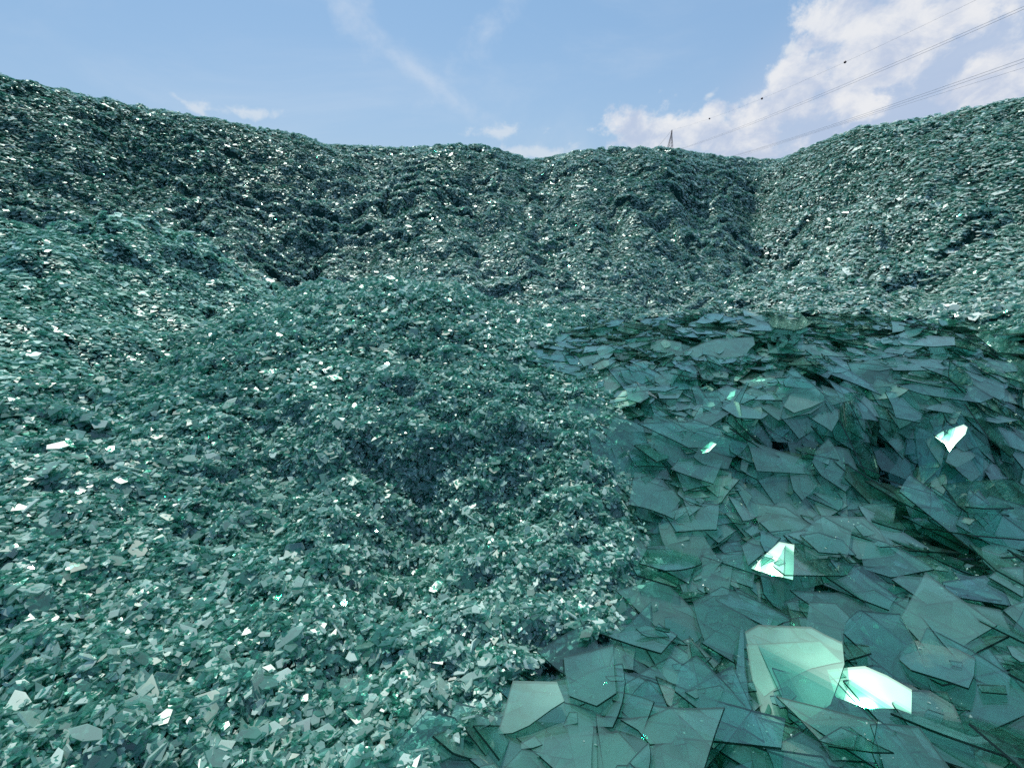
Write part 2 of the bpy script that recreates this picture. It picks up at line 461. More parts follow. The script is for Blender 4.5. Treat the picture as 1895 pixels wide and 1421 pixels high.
DENS = 1.0
BED = []
def cullet():
    parts = {}
    # (count, area, size median, ...)
    def add(n, box, smed, rmin, rmax, cover_flat):
        x, y = sample_xy(int(n * 1.55), *box)
        r = np.hypot(x, y)
        px, py, d = project(x, y, lookup(x, y))
        lw_ = np.clip((1330 - px) / 150, 0, 1) * np.clip((py - 640) / 60, .12, 1); w1 = lw_ * fbm(x * 2.5, y * 2.5, 0, 3, 101) * 95; w2 = lw_ * fbm(x * 2.5, y * 2.5, 0, 3, 111) * 60
        sp_ = np.abs(rng.normal(0, 1, len(x))) * 16 * lw_
        fld = inside(FIELD, px - 14 * lw_ + w1 - sp_, py + w2 * .5)
        steep = np.sqrt(1 + lookup(x, y, GNX) ** 2 + lookup(x, y, GNY) ** 2)
        keep = (r >= rmin) & (r < rmax) & visible(x, y) & ~(fld & (y < 8)) & (rng.random(len(x)) < steep / 1.9)
        return x[keep], y[keep]
    groups = []
    # near, below 3.6 m
    x, y = add(int(520000 * DENS), (-4.6, 4.6, .25, 4.2), .04, 0, 3.7, False); groups.append((x, y, .028, False))
    x, y = add(int(620000 * DENS), (-8.5, 8.5, 1.0, 8.5), .06, 3.7, 8.0, False); groups.append((x, y, .034, False))
    x, y = add(int(2600000 * DENS), (-19, 19, 2.5, 21), .10, 8.0, 26, True); groups.append((x, y, .047, True))
    for gi, (x, y, smed, flat) in enumerate(groups):
        hid = heap_id(x, y)
        for h in range(5):
            m = hid == h
            if m.sum() < 30: continue
            xx, yy = x[m], y[m]; M = len(xx)
            s = smed * np.exp(rng.normal(0, .52, M)); s = np.clip(s, smed * .3, smed * 4.0)
            lift = rng.uniform(-.6, .9, M) * smed * (1.15 if h == 0 else .6)
            # untidy patches where the pieces stand on edge, and smooth ones where they lie like scales
            rough = np.clip(.5 + .9 * fbm(xx * .8, yy * .8, 0, 2, 40), 0.1, 1)
            tilt = .06 + .13 * rough
            if h in (0,): tilt = .18 + .34 * rough
            tn = np.clip(rng.random(M) ** 1.3 + .12 * fbm(xx * .5, yy * .5, 0, 2, 60), 0, 1)
            tn = np.clip(tn * (1.0, 1.12, .84, .88, 1.08)[h], 0, 1)
            parts.setdefault(h, []).append(('far' if flat or h == 1 else 'near', flakes('c', xx, yy, s, lift, np.clip(s * .09, .003, .007), M_FAR if flat else M_NEAR, tilt, up={0: .30, 1: .40, 2: .42, 3: .38, 4: .45}[h], flat=flat, tint=tn, elong=1.35 if h == 0 else 1.6)))
    # coarser pieces lying about on the near mound
    x, y = add(900, (-4.4, 3.2, .4, 5.0), .1, 0, 6.0, False)
    k = heap_id(x, y) == 0
    x, y = x[k], y[k]
    s = np.clip(.085 * np.exp(rng.normal(0, .3, len(x))), .05, .10)
    parts[0].append(('near', flakes('c', x, y, s, .012 + rng.random(len(x)) * .02, .006, M_NEAR, np.full(len(x), .13), elong=1.5, tint=rng.random(len(x)) * .8)))
    x, y = sample_xy(90000, .0, 6.2, .4, 6.6)
    k = inside(FIELD, *project(x, y, lookup(x, y))[:2])
    x, y = x[k], y[k]
    s = np.clip(.06 * np.exp(rng.normal(0, .45, len(x))), .02, .2)
    BED.append(flakes('glass_crumbs', x, y, s, -.14 + rng.random(len(x)) * .075, .005, M_NEAR, np.full(len(x), .25), tint=rng.random(len(x)) * .5))
    names = {0: ('small green glass fragments heaped into the rounded mound in front of the camera', 'glass cullet'),
             1: ('pale streaky bank of fine green glass fragments beyond the gutter at far left', 'glass cullet'),
             2: ('dark green broken glass covering the long hill that falls from the upper left corner', 'glass cullet'),
             3: ('crumbly dark green broken glass covering the twin-topped hill below the pylon', 'glass cullet'),
             4: ('brighter combed green broken glass covering the hill that climbs to the right edge', 'glass cullet')}
    for h, lst in parts.items():
        # join by numpy: read every mesh back and concatenate
        Vs, Ls, Ss, Ts, Mi = [], [], [], [], []
        off = 0
        for kind, me in lst:
            v = np.empty(len(me.vertices) * 3, np.float32); me.vertices.foreach_get('co', v)
            l = np.empty(len(me.loops), np.int32); me.loops.foreach_get('vertex_index', l)
            s = np.empty(len(me.polygons), np.int32); me.polygons.foreach_get('loop_total', s)
            t = np.empty(len(me.polygons), np.float32); me.attributes['tint'].data.foreach_get('value', t)
            Vs.append(v.reshape(-1, 3)); Ls.append(l + off); Ss.append(s); Ts.append(t); Mi.append(np.full(len(s), 0 if kind == 'near' else 1))
            off += len(v) // 3
            bpy.data.meshes.remove(me)
        me = mesh_from('glass_cullet', np.concatenate(Vs), np.concatenate(Ls), np.concatenate(Ss), [M_NEAR, M_BANK if h == 1 else M_FAR], np.concatenate(Mi), np.concatenate(Ts))
        link('glass_cullet', me, kind='stuff', label=names[h][0], category=names[h][1])
        print('heap', h, len(me.polygons))
cullet()

# ------------------------------------------------------------------ big sheets: piled one on another over a running height map
SUN_AZ, SUN_EL = math.radians(-20), math.radians(60)
SUN = np.array([math.sin(SUN_AZ) * math.cos(SUN_EL), math.cos(SUN_AZ) * math.cos(SUN_EL), math.sin(SUN_EL)])
HX0, HX1, HY0, HY1, HS = -0.6, 6.6, 0.2, 7.2, 0.015
hx = np.arange(HX0, HX1, HS); hy = np.arange(HY0, HY1, HS)
HXX, HYY = np.meshgrid(hx, hy)
PILE = lookup(HXX, HYY) - 0.06
BASE = PILE.copy()

def shard_outline(size, r):
    """a broken pane: a square cut by random lines, some cuts curved"""
    k = int(r.choice([3, 4, 5, 6], p=[.14, .4, .32, .14]))
    ang = np.sort((np.arange(k) + r.uniform(-.38, .38, k)) * 2 * PI / k + r.uniform(0, 2 * PI))
    rad = r.uniform(.6, 1.0, k) * size * .55
    el = r.uniform(1.0, 1.65)
    rot = r.uniform(0, PI)
    x = rad * np.cos(ang) * el; y = rad * np.sin(ang) / el ** .6
    c, s = math.cos(rot), math.sin(rot)
    P = np.stack([x * c - y * s, x * s + y * c], -1)
    return curve_edges(P, r, k)
def curve_edges(P, r, k, prob=.45, jag=.006):
    out = []; curved = False
    for i in range(len(P)):
        a, b = P[i], P[(i + 1) % len(P)]
        out.append(a)
        L_ = np.linalg.norm(b - a)
        nrm = np.array([b[1] - a[1], a[0] - b[0]]) / max(L_, 1e-6)
        if r.random() < prob and L_ > .05:
            bow = r.uniform(-.06, .11) * L_
            m = 6 if L_ > .12 else 4
            if abs(bow) > .05 * L_: curved = True
            for q in range(1, m):
                f = q / m
                out.append(a + (b - a) * f + nrm * (bow * 4 * f * (1 - f) + r.normal(0, jag * L_ * .6)))
        elif L_ > .1:
            f = r.uniform(.3, .7)
            out.append(a + (b - a) * f + nrm * r.normal(0, jag * L_ * 2))
    return np.array(out), k, curved

def in_poly_grid(P2, xs, ys):
    c = np.zeros(xs.shape, bool)
    m = len(P2)
    for i in range(m):
        x1, y1 = P2[i]; x2, y2 = P2[(i + 1) % m]
        if y1 == y2: continue
        c ^= ((y1 > ys) != (y2 > ys)) & (xs < (x2 - x1) * (ys - y1) / (y2 - y1) + x1)
    return c

def settle(cx, cy, P, thick, r, tilt=.05, normal=None, prop=0.0):
    """lay the pane with outline P (metres, about its own centre) at (cx, cy) on top of the pile; returns its corner points or None"""
    x0, y0 = P.min(0) + (cx, cy); x1, y1 = P.max(0) + (cx, cy)
    i0, i1 = int((x0 - HX0) / HS), int((x1 - HX0) / HS) + 2
    j0, j1 = int((y0 - HY0) / HS), int((y1 - HY0) / HS) + 2
    if i0 < 0 or j0 < 0 or i1 >= len(hx) or j1 >= len(hy): return None
    gxx, gyy = HXX[j0:j1, i0:i1], HYY[j0:j1, i0:i1]
    msk = in_poly_grid(P + (cx, cy), gxx, gyy)
    if msk.sum() < 4: return None
    xs, ys = gxx[msk] - cx, gyy[msk] - cy
    zs = PILE[j0:j1, i0:i1][msk]
    if normal is None:
        A_ = np.c_[xs, ys, np.ones(len(xs))]
        w = 1.0 + 0 * zs
        co, *_ = np.linalg.lstsq(A_, zs, rcond=None)
        e = .12
        gb = np.array([lookup(cx + e, cy) - lookup(cx - e, cy), lookup(cx, cy + e) - lookup(cx, cy - e)]) / (2 * e)
        g = (.3 * np.clip(co[:2], -.8, .8) + .7 * gb) * (1.0 if cy < 3.3 else (.8 if cy < 4.6 else .35)) + r.normal(0, tilt, 2) * (1.25 if cy < 4.6 else .8)
        g = np.clip(g, -.75, .75)
        # keep chance sheets from facing the sun exactly; the ones that do are laid by hand
        zc = float(zs.mean()); tc = np.array([-cx, -cy, CAMZ - zc]); tc /= np.linalg.norm(tc)
        hv = tc + SUN; hv /= np.linalg.norm(hv); hg = -hv[:2] / hv[2]
        dg = g - hg; dn = np.linalg.norm(dg)
        if dn < .17 and r.random() < .93: g = hg + dg / max(dn, 1e-4) * r.uniform(.17, .30)
    else:
        g = np.array([-normal[0] / normal[2], -normal[1] / normal[2]])
    res = zs - (g[0] * xs + g[1] * ys)
    c0 = np.quantile(res, .93) + .001 + prop
    sub = PILE[j0:j1, i0:i1]
    newz = g[0] * xs + g[1] * ys + c0 + thick
    # the pile may not grow without limit
    sub[msk] = np.maximum(zs, np.minimum(newz, zs + .018))
    nrm = np.array([-g[0], -g[1], 1.0]); nrm /= np.linalg.norm(nrm)
    top = np.c_[P[:, 0] + cx, P[:, 1] + cy, g[0] * P[:, 0] + g[1] * P[:, 1] + c0 + thick]
    return top, nrm, msk.sum() * HS * HS

def pane_mesh(name, top, nrm, thick, tint):
    k = len(top)
    ctr = top.mean(0)
    V = np.concatenate([top, top - nrm * thick]) - ctr
    i = np.arange(k); j = (i + 1) % k
    loops = np.r_[i, (i + k)[::-1], np.stack([i, i + k, j + k, j], -1).ravel()]
    sizes = np.r_[k, k, np.full(k, 4)]
    mi = np.r_[0, 0, np.ones(k)]
    return ctr, V, loops, sizes, mi, np.full(k + 2, tint)

def ccw(P):
    a = np.sum(P[:, 0] * np.roll(P[:, 1], -1) - P[:, 1] * np.roll(P[:, 0], -1))
    return P if a > 0 else P[::-1]

PANES = []       # dict(top, nrm, thick, tint, k, curved, size, hero label)
def random_panes(n, smed, sig, tilt, seed, region=None, smin=.06, smax=.44):
    r = np.random.default_rng(seed)
    got = 0; tries = 0
    while got < n and tries < n * 8:
        tries += 1
        cx = r.uniform(HX0 + .1, HX1 - .1); cy = r.uniform(HY0 + .1, HY1 - .1)
        z = float(lookup(cx, cy)); px, py, d = project(cx, cy, z)
        if not inside(FIELD, np.array([px + r.uniform(-10, 25)]), np.array([py + r.uniform(-5, 10)]))[0] or px > 2300 or py > 1750: continue
        if region is not None and not region(px, py, d): continue
        s = float(np.clip(smed * math.exp(r.normal(0, sig)), smin, smax))
        P, k, cur = shard_outline(s, r)
        th = .005 if s < .2 else .0078
        rs = settle(cx, cy, ccw(P), th, r, tilt)
        if rs is None: continue
        # dust varies by sheet; the hollows' shade is painted in as a darker tint
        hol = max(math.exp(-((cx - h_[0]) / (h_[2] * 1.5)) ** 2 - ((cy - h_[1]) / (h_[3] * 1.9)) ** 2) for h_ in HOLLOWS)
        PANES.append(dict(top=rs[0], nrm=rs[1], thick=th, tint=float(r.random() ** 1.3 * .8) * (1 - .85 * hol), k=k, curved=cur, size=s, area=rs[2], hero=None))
        got += 1

# ---- the sheets that can be told apart by eye: (label, short name for neighbours or None, outline in photograph pixels, lie, dust, lift)
# lie: None = as the pile lets it, 's' = leans so that the low sun flashes on it, (x, y, z) = its upward direction
H = [
 ('huge grey upright-edged sheet under the left side of the brightest sunlit sheet', None, [(1372,1135),(1378,1240),(1387,1300),(1415,1372),(1348,1330),(1352,1290),(1362,1240)], None, .25),
 ('dark green sheet with one straight upper edge, below and right of the second white flash', 'the dark straight-topped sheet', [(1688,1277),(1752,1280),(1795,1375),(1840,1440),(1720,1400),(1690,1355),(1650,1300)], None, .12),
 ('smooth milky green sheet cut off by the bottom edge below the white flashes', 'the milky sheet at the bottom edge', [(1610,1340),(1700,1345),(1770,1440),(1640,1440)], None, .45),
 ('long blue-green sheet with a rounded right end above the brightest sunlit sheet', 'the blue-green round-ended sheet', [(1600,1090),(1700,1108),(1757,1130),(1750,1150),(1720,1162),(1650,1145),(1612,1125)], None, .35),
 ('wide slate-grey sheet with a long dark diagonal lower edge beneath the deep hollow', 'the slate-grey diagonal sheet', [(1575,980),(1640,1000),(1700,1030),(1730,1050),(1650,1065),(1600,1050)], None, .3),
 ('sharp-beaked grey sheet pointing left above the blue-green round-ended sheet', 'the sharp-beaked grey sheet', [(1650,1072),(1680,1057),(1735,1075),(1775,1110),(1715,1118)], None, .4),
 ('pale grey square sheet against the right border, below the dark deep gap', 'the pale square at the right border', [(1830,1068),(1850,1050),(1893,1050),(1893,1105)], None, .6),
 ('large smoky dark sheet with a pointed lower tip right of the white tongue', 'the smoky pointed sheet', [(1760,852),(1890,845),(1950,880),(1900,900),(1835,923),(1790,890)], None, .3),
 ('dark smoky sheet with concave right side standing left of the glittering long edge', 'the dark concave sheet', [(1508,842),(1560,830),(1565,860),(1580,890),(1565,910),(1520,880),(1503,855)], (.1,-.45,1), .25),
 ('dull purple-grey pointed sheet rising behind the large sheet with the curved lower edge', None, [(1460,870),(1468,851),(1500,870),(1515,895),(1485,925),(1468,905)], (.05,-.4,1), .35),
 ('long sheet whose front edge glitters bright turquoise in the dark hollow', 'the sheet with the glittering edge', [(1588,903),(1620,881),(1690,884),(1742,900),(1742,914),(1640,907)], None, .3),
 ('thin pale dagger-shaped fragment lying on the sheet with the glittering edge', None, [(1665,885),(1700,886),(1737,898),(1702,901)], None, .85),
 ('slim grey sheet with a hooked right end below the sheet with the glittering edge', None, [(1480,990),(1515,985),(1560,1000),(1585,1028),(1515,1022)], None, .4),
 ('large grey-green sheet with a rounded upper edge left of centre in the sheet field', 'the large grey-green sheet', [(1176,840),(1213,833),(1276,840),(1293,868),(1262,890),(1253,911),(1213,895),(1168,884)], None, .38),
 ('clear upright sheet with a pale bar along its right side above the grey-green sheet', None, [(1300,815),(1345,806),(1366,812),(1347,868),(1300,858),(1283,845)], (-.1,-.5,1), .3),
 ('tiny bright lozenge of glass lodged beside the sheet with the pale bar', None, [(1296,832),(1316,817),(1326,822),(1312,836),(1300,839)], 's', .9),
 ('big fan-shaped grey sheet with a sweeping curved lower right edge', 'the big fan-shaped sheet', [(1357,890),(1420,889),(1470,886),(1469,902),(1454,926),(1422,947),(1391,951),(1384,935),(1368,906)], None, .5),
 ('light blue-green sheet tucked against the lower right of the big fan-shaped sheet', 'the light sheet beside the fan', [(1417,948),(1469,913),(1512,953),(1495,962),(1470,957)], None, .65),
 ('pale upright-cornered fragment right of the light sheet beside the fan', None, [(1488,926),(1522,920),(1543,962),(1512,955)], None, .6),
 ('smooth turquoise sheet below the light sheet beside the fan, above the first white flash', 'the smooth turquoise sheet', [(1405,966),(1455,956),(1493,972),(1470,990),(1443,1002)], None, .6),
 ('grey sheet with a straight diagonal lower edge ending above the first white flash', None, [(1372,1010),(1408,985),(1445,995),(1430,1012),(1385,1046)], None, .45),
 ('square-ended sheet carrying the upper white sun flash over a black gap', 'the sheet with the upper sun flash', [(1390,1052),(1442,1003),(1470,1008),(1469,1040),(1467,1073),(1432,1064)], 's', .6),
 ('long grey-green sheet sloping down to a blunt point below the large grey-green sheet', 'the blunt-pointed sheet', [(1218,968),(1262,970),(1300,985),(1325,1030),(1338,1038),(1303,1080),(1245,1050),(1225,1000)], None, .42),
 ('small kite-shaped light fragment above the blunt-pointed long sheet', None, [(1290,966),(1330,962),(1363,980),(1330,1003)], None, .65),
 ('purple-grey four-cornered sheet below the large grey-green sheet', None, [(1208,909),(1245,905),(1260,925),(1240,955),(1203,946)], None, .4),
 ('rounded dusty five-cornered sheet touching the tip of the large grey-green sheet', None, [(1260,893),(1290,888),(1312,918),(1307,931),(1278,930),(1254,910)], None, .55),
 ('bow-sided grey fragment lying on the rim of the cullet mound', 'the bow-sided rim fragment', [(1107,908),(1132,901),(1155,890),(1173,922),(1146,921),(1120,928)], None, .5),
 ('narrow light triangle wedged below the rounded dusty five-cornered sheet', None, [(1263,922),(1305,930),(1276,955)], None, .6),
 ('chalk-white tongue-shaped sheet sticking up out of the dark hollow', 'the chalk-white tongue', [(1729,806),(1745,797),(1784,784),(1791,789),(1787,802),(1770,818),(1757,834),(1750,820)], 's', 1.0),
 ('rounded pale green fragment directly below the chalk-white tongue', None, [(1755,838),(1790,817),(1808,830),(1805,845),(1770,865),(1750,855)], None, .6),
 ('broad blue-grey sheet with a shallow point, largest on the far crest below the skyline slope', 'the broad blue-grey crest sheet', [(1261,653),(1323,629),(1394,625),(1397,639),(1380,658),(1320,675),(1301,674)], None, .75),
 ('pale almond-shaped sheet near the middle of the upper sheet field', 'the pale almond sheet', [(1217,724),(1228,715),(1270,711),(1255,734),(1221,734)], None, .75),
 ('dusky five-cornered sheet left of the pale almond-shaped sheet', None, [(1158,717),(1195,712),(1201,735),(1185,746),(1163,740)], None, .35),
 ('flat light triangle-tipped sheet under the pale almond-shaped sheet', None, [(1233,736),(1271,727),(1297,747),(1254,756),(1234,752)], None, .5),
 ('smooth grey pointed sheet at the left tip of the field, beside the mound crest', 'the smooth sheet by the mound crest', [(1000,674),(1030,668),(1072,678),(1088,699),(1030,684)], None, .5),
 ('steep blade of glass standing on edge with a white gleam at its top', 'the steep standing blade', [(1346,764),(1380,714),(1384,716),(1366,755),(1352,768)], (-.9,-.5,.55), .7),
 ('tiny flashing white chip beside the steep standing blade', None, [(1344,738),(1352,725),(1361,722),(1359,734),(1350,739)], 's', 1.0),
 ('clear greenish sheet with a rounded foot left of the steep standing blade', None, [(1303,735),(1330,735),(1340,755),(1325,768),(1300,755)], (0,-.4,1), .35),
 ('frosted grey triangular sheet with a downward tip on the upper lip of the hollow', 'the frosted triangle', [(1548,672),(1613,662),(1603,685),(1582,701)], None, .9),
 ('long turquoise sheet with a scalloped front edge overlapping the frosted triangle', 'the scalloped turquoise sheet', [(1588,682),(1600,668),(1618,661),(1678,661),(1687,681),(1666,678),(1627,687)], None, .6),
 ('very long grey sheet sliding down to the right from the scalloped turquoise sheet', 'the very long grey sheet', [(1704,680),(1771,686),(1840,705),(1858,714),(1861,736),(1850,742),(1786,712)], None, .5),
 ('short parallel-sided sheet resting on the very long grey sheet', None, [(1774,688),(1800,688),(1828,700),(1815,708)], None, .5),
 ('broad overhanging sheet with a dark straight front edge above the black gap', 'the broad overhanging sheet', [(1408,753),(1440,740),(1540,738),(1500,765),(1440,778)], None, .5),
 ('mottled silvery sheet lying on the broad overhanging sheet', 'the mottled silvery sheet', [(1450,750),(1465,724),(1510,715),(1535,735),(1500,752),(1470,762)], None, 1.0),
 ('narrow tilted strip of glass running down to the hollow from the frosted triangle', None, [(1556,708),(1575,712),(1640,748),(1652,773),(1600,755),(1570,735)], (.25,-.4,1), .4),
 ('dark bottle-green sheet hanging over the hollow below the scalloped turquoise sheet', 'the bottle-green overhanging sheet', [(1640,717),(1700,720),(1720,745),(1705,775),(1660,765)], (.1,-.4,1), .2),
 ('grey notched sheet with a blunt right corner near the top of the field', None, [(1718,640),(1742,635),(1755,662),(1740,672),(1722,668)], None, .5),
 ('blue-grey slab with a scooped right side on the far edge of the field', 'the blue-grey far slab', [(1420,596),(1440,582),(1480,578),(1503,598),(1470,612),(1430,606)], None, .75),
 ('long tapering grey sheet leaving the picture high on the right border', 'the long tapering border sheet', [(1805,608),(1830,608),(1890,626),(1925,650),(1850,642)], (.25,-.25,1), .5),
 ('dusty tilted sheet below the long tapering border sheet', None, [(1826,651),(1850,648),(1930,672),(1920,692),(1870,678)], (.2,-.3,1), .5),
 ('thin light sheet topping the stack of parallel sheets right of the hollow', 'the sheet topping the stack', [(1715,745),(1740,736),(1830,752),(1890,766),(1850,772),(1760,753)], None, .6),
 ('pale wing-shaped sheet with a curved lower edge at the foot of the cullet mound', 'the pale wing-shaped sheet', [(949,1270),(1030,1272),(1044,1308),(1020,1323),(979,1353),(948,1367),(920,1369),(932,1332),(943,1290)], 's2', 1.0),
 ('tall aquamarine strip below the four-sided sheet, cut by the bottom edge', 'the tall aquamarine strip', [(1044,1299),(1102,1317),(1106,1440),(1069,1440)], None, .4),
 ('bright aquamarine sheet with a sloping top next to the tall aquamarine strip', None, [(1103,1319),(1166,1349),(1157,1435),(1119,1435)], None, .45),
 ('large dusty four-sided sheet right of the pale wing-shaped sheet', 'the dusty four-sided sheet', [(1042,1226),(1134,1203),(1139,1294),(1103,1318),(1053,1299)], None, .5),
 ('grey shark-fin sheet with a heavy black curved lower edge', 'the shark-fin sheet', [(1148,1331),(1203,1324),(1232,1312),(1255,1298),(1258,1350),(1243,1374),(1203,1377),(1180,1350)], None, .4),
 ('small frosted square sheet above the dusty four-sided sheet', None, [(1138,1188),(1177,1191),(1172,1233),(1139,1229),(1133,1218)], None, .65),
 ('small pale oval chip lying alone on the dark sheet above the shark-fin sheet', None, [(1226,1230),(1246,1237),(1258,1249),(1256,1263),(1240,1261),(1227,1246)], None, 1.0),
 ('brightest and largest sunlit sheet with a dazzling white upper corner', 'the brightest sunlit sheet', [(1378,1170),(1403,1157),(1500,1161),(1558,1190),(1562,1230),(1536,1305),(1434,1380),(1418,1375),(1408,1320),(1392,1262)], 's3', .5),
 ('pale steep-sided sheet jutting above the right half of the brightest sunlit sheet', None, [(1498,1115),(1545,1117),(1580,1150),(1615,1232),(1585,1238),(1540,1200),(1490,1170)], None, .5),
 ('turquoise sheet with an arched lower edge lying on the brightest sunlit sheet', 'the arched turquoise sheet', [(1380,1195),(1515,1188),(1558,1228),(1500,1240),(1450,1265),(1413,1292),(1393,1266)], 's3', .2),
 ('glaring sheet that carries the lower white sun flash', 'the sheet with the lower sun flash', [(1530,1240),(1600,1233),(1640,1250),(1687,1277),(1686,1322),(1660,1312),(1600,1310),(1545,1290)], 's', .4),
]

def ray_hit(px, py):
    u = (px - CX) / FPX; v = (py - CY) / FPX
    dx, dy, dz = u, cp - v * sp, -v * cp - sp
    t = np.arange(.6, 9, .005)
    z = lookup(t * dx, t * dy)
    k = np.argmax(CAMZ + t * dz < z + .03)
    return t[k] * dx, t[k] * dy, float(z[k])

def lay_heroes():
    r = np.random.default_rng(77)
    for lab, short, poly, lie, dust in sorted(H, key=lambda h: 'wing' in h[0] or 'dusty four' in h[0]):
        poly = np.array(poly, float)
        cxp, cyp = poly.mean(0)
        x, y, z = ray_hit(cxp, cyp)
        # current top of the pile there
        z = max(z, float(PILE[int((y - HY0) / HS), int((x - HX0) / HS)]))
        if isinstance(lie, str):
            tc = np.array([-x, -y, CAMZ - z]); tc /= np.linalg.norm(tc)
            n_ = tc + SUN; n_ /= np.linalg.norm(n_)
            off = {'s': (.018, .008), 's2': (-.09, -.11), 's3': (-.06, .075)}[lie]
            n_ = n_ + np.array([off[0], off[1], 0]); n_ /= np.linalg.norm(n_)
        elif lie is None:
            e = .10
            g0 = np.array([lookup(x + e, y) - lookup(x - e, y), lookup(x, y + e) - lookup(x, y - e)]) / (2 * e)
            g0 = np.clip(g0 * .8, -.45, .45) + r.normal(0, .03, 2)
            tc = np.array([-x, -y, CAMZ - z]); tc /= np.linalg.norm(tc)
            hv = tc + SUN; hg = -hv[:2] / hv[2]; dg = g0 - hg; dn = np.linalg.norm(dg)
            if dn < .2: g0 = hg + dg / max(dn, 1e-4) * .22
            n_ = np.array([-g0[0], -g0[1], 1.0]); n_ /= np.linalg.norm(n_)
        else:
            n_ = np.array(lie, float); n_ /= np.linalg.norm(n_)
        # real size: the outline is carried onto the plane the sheet lies in
        C = np.array([x, y, z + .01])
        for it in range(2):
            P3 = []
            for px, py in poly:
                u = (px - CX) / FPX; v = (py - CY) / FPX
                dv = np.array([u, cp - v * sp, -v * cp - sp])
                t = np.dot(C - (0, 0, CAMZ), n_) / np.dot(dv, n_)
                P3.append(np.array([0, 0, CAMZ]) + dv * t)
            P3 = np.array(P3); ctr = P3.mean(0)
            P = P3[:, :2] - ctr[:2]
            if it == 0:
                # where the pile holds it
                save = PILE.copy()
                rs = settle(ctr[0], ctr[1], ccw(P), .005, r, normal=n_)
                PILE[:] = save
                if rs is None: break
                C = rs[0].mean(0)
        out, k, cur = curve_edges(ccw(P), r, len(P), prob=.0, jag=.008)
        rs = settle(ctr[0], ctr[1], out, .005, r, normal=n_, prop=.03 if 'wing' in lab else .002)
        if rs is None:
            print('hero off grid', lab); continue
        PANES.append(dict(top=rs[0], nrm=rs[1], thick=.008, tint=dust, k=k, curved=False, size=.3, area=rs[2], hero=lab, short=short))

import time
_t = time.time()
random_panes(700, .30, .40, .10, 1)
random_panes(1900, .13, .45, .16, 2)
random_panes(1500, .17, .45, .09, 6, region=lambda px, py, d: d > 3.25)
random_panes(380, .34, .35, .09, 3, region=lambda px, py, d: d < 3.4)
random_panes(150, .34, .35, .06, 8, region=lambda px, py, d: d > 3.4)
random_panes(900, .15, .45, .07, 9, region=lambda px, py, d: d > 4.1)
random_panes(500, .22, .4, .08, 10, region=lambda px, py, d: d > 4.5)
random_panes(800, .11, .5, .16, 4)
lay_heroes()
random_panes(900, .065, .4, .18, 5, smin=.03, smax=.16)
print('panes', len(PANES), 'grew', float((PILE - BASE).max()), float((PILE - BASE).mean()), time.time() - _t)

def visible_counts():
    W2, H2 = 948, 711
    buf = np.full((H2, W2), -1, np.int32)
    for i, p in enumerate(PANES):
        px, py, d = project(p['top'][:, 0], p['top'][:, 1], p['top'][:, 2])
        px, py = px / 2, py / 2
        i0, i1 = max(0, int(px.min())), min(W2, int(px.max()) + 2)
        j0, j1 = max(0, int(py.min())), min(H2, int(py.max()) + 2)
        p['px'] = (float(px.mean() * 2), float(py.mean() * 2)); p['ext'] = float(max(np.ptp(px), np.ptp(py)) * 2)
        if i0 >= i1 or j0 >= j1: continue
        xs, ys = np.meshgrid(np.arange(i0, i1) + .5, np.arange(j0, j1) + .5)
        m = in_poly_grid(np.stack([px, py], -1), xs, ys)
        buf[j0:j1, i0:i1][m] = i
    cnt = np.bincount(buf[buf >= 0].ravel(), minlength=len(PANES))
    for i, p in enumerate(PANES):
        p['vis'] = int(cnt[i])
        jj = None
    ys, xs = np.nonzero(buf >= 0)
    ids = buf[ys, xs]
    sx = np.bincount(ids, weights=xs, minlength=len(PANES)); sy = np.bincount(ids, weights=ys, minlength=len(PANES))
    for i, p in enumerate(PANES):
        if cnt[i]: p['vc'] = (2 * sx[i] / cnt[i], 2 * sy[i] / cnt[i])
visible_counts()
order = sorted(range(len(PANES)), key=lambda i: (PANES[i]['hero'] is None or PANES[i]['vis'] < 6, -PANES[i]['vis']))
single = set(order[:300])
print('smallest single', PANES[order[299]]['vis'])

anchors = [(p['short'], p['vc']) for i, p in enumerate(PANES) if i in single and p['hero'] and p.get('short') and 'vc' in p]
NTH = ['nearest', 'second', 'third', 'fourth', 'fifth', 'sixth', 'seventh', 'eighth', 'ninth', 'tenth', 'eleventh', 'twelfth', 'thirteenth', 'fourteenth', 'fifteenth']
SIDES = {3: 'three-cornered', 4: 'four-cornered', 5: 'five-cornered', 6: 'six-cornered'}
bins = {}
for i in single:
    p = PANES[i]
    if p['hero']: continue
    x, y = p.get('vc', p['px'])
    best = min(anchors, key=lambda a: (a[1][0] - x) ** 2 + ((a[1][1] - y) * 1.3) ** 2)
    dx, dy = x - best[1][0], y - best[1][1]
    a = math.degrees(math.atan2(-dy, dx)) % 360
    dr = ['right of', 'up and right of', 'above', 'up and left of', 'left of', 'down and left of', 'below', 'down and right of'][int(((a + 22.5) % 360) / 45)]
    bins.setdefault((best[0], dr), []).append((math.hypot(dx, dy), i))
auto = {}
for (short, dr), lst in bins.items():
    lst.sort()
    for q, (dd, i) in enumerate(lst):
        p = PANES[i]
        look = 'dusty' if p['tint'] > .6 else ('clear dark' if p['tint'] < .2 else 'green')
        edge = ' curved' if p['curved'] else ''
        auto[i] = f"{NTH[min(q, 14)]} sheet {dr} {short}: {look}{edge} {SIDES.get(p['k'], 'four-cornered')}"
        nw = len(auto[i].replace('-', ' ').split())
        if nw > 16: auto[i] = f"{NTH[min(q, 14)]} sheet {dr} {short}, {look}"
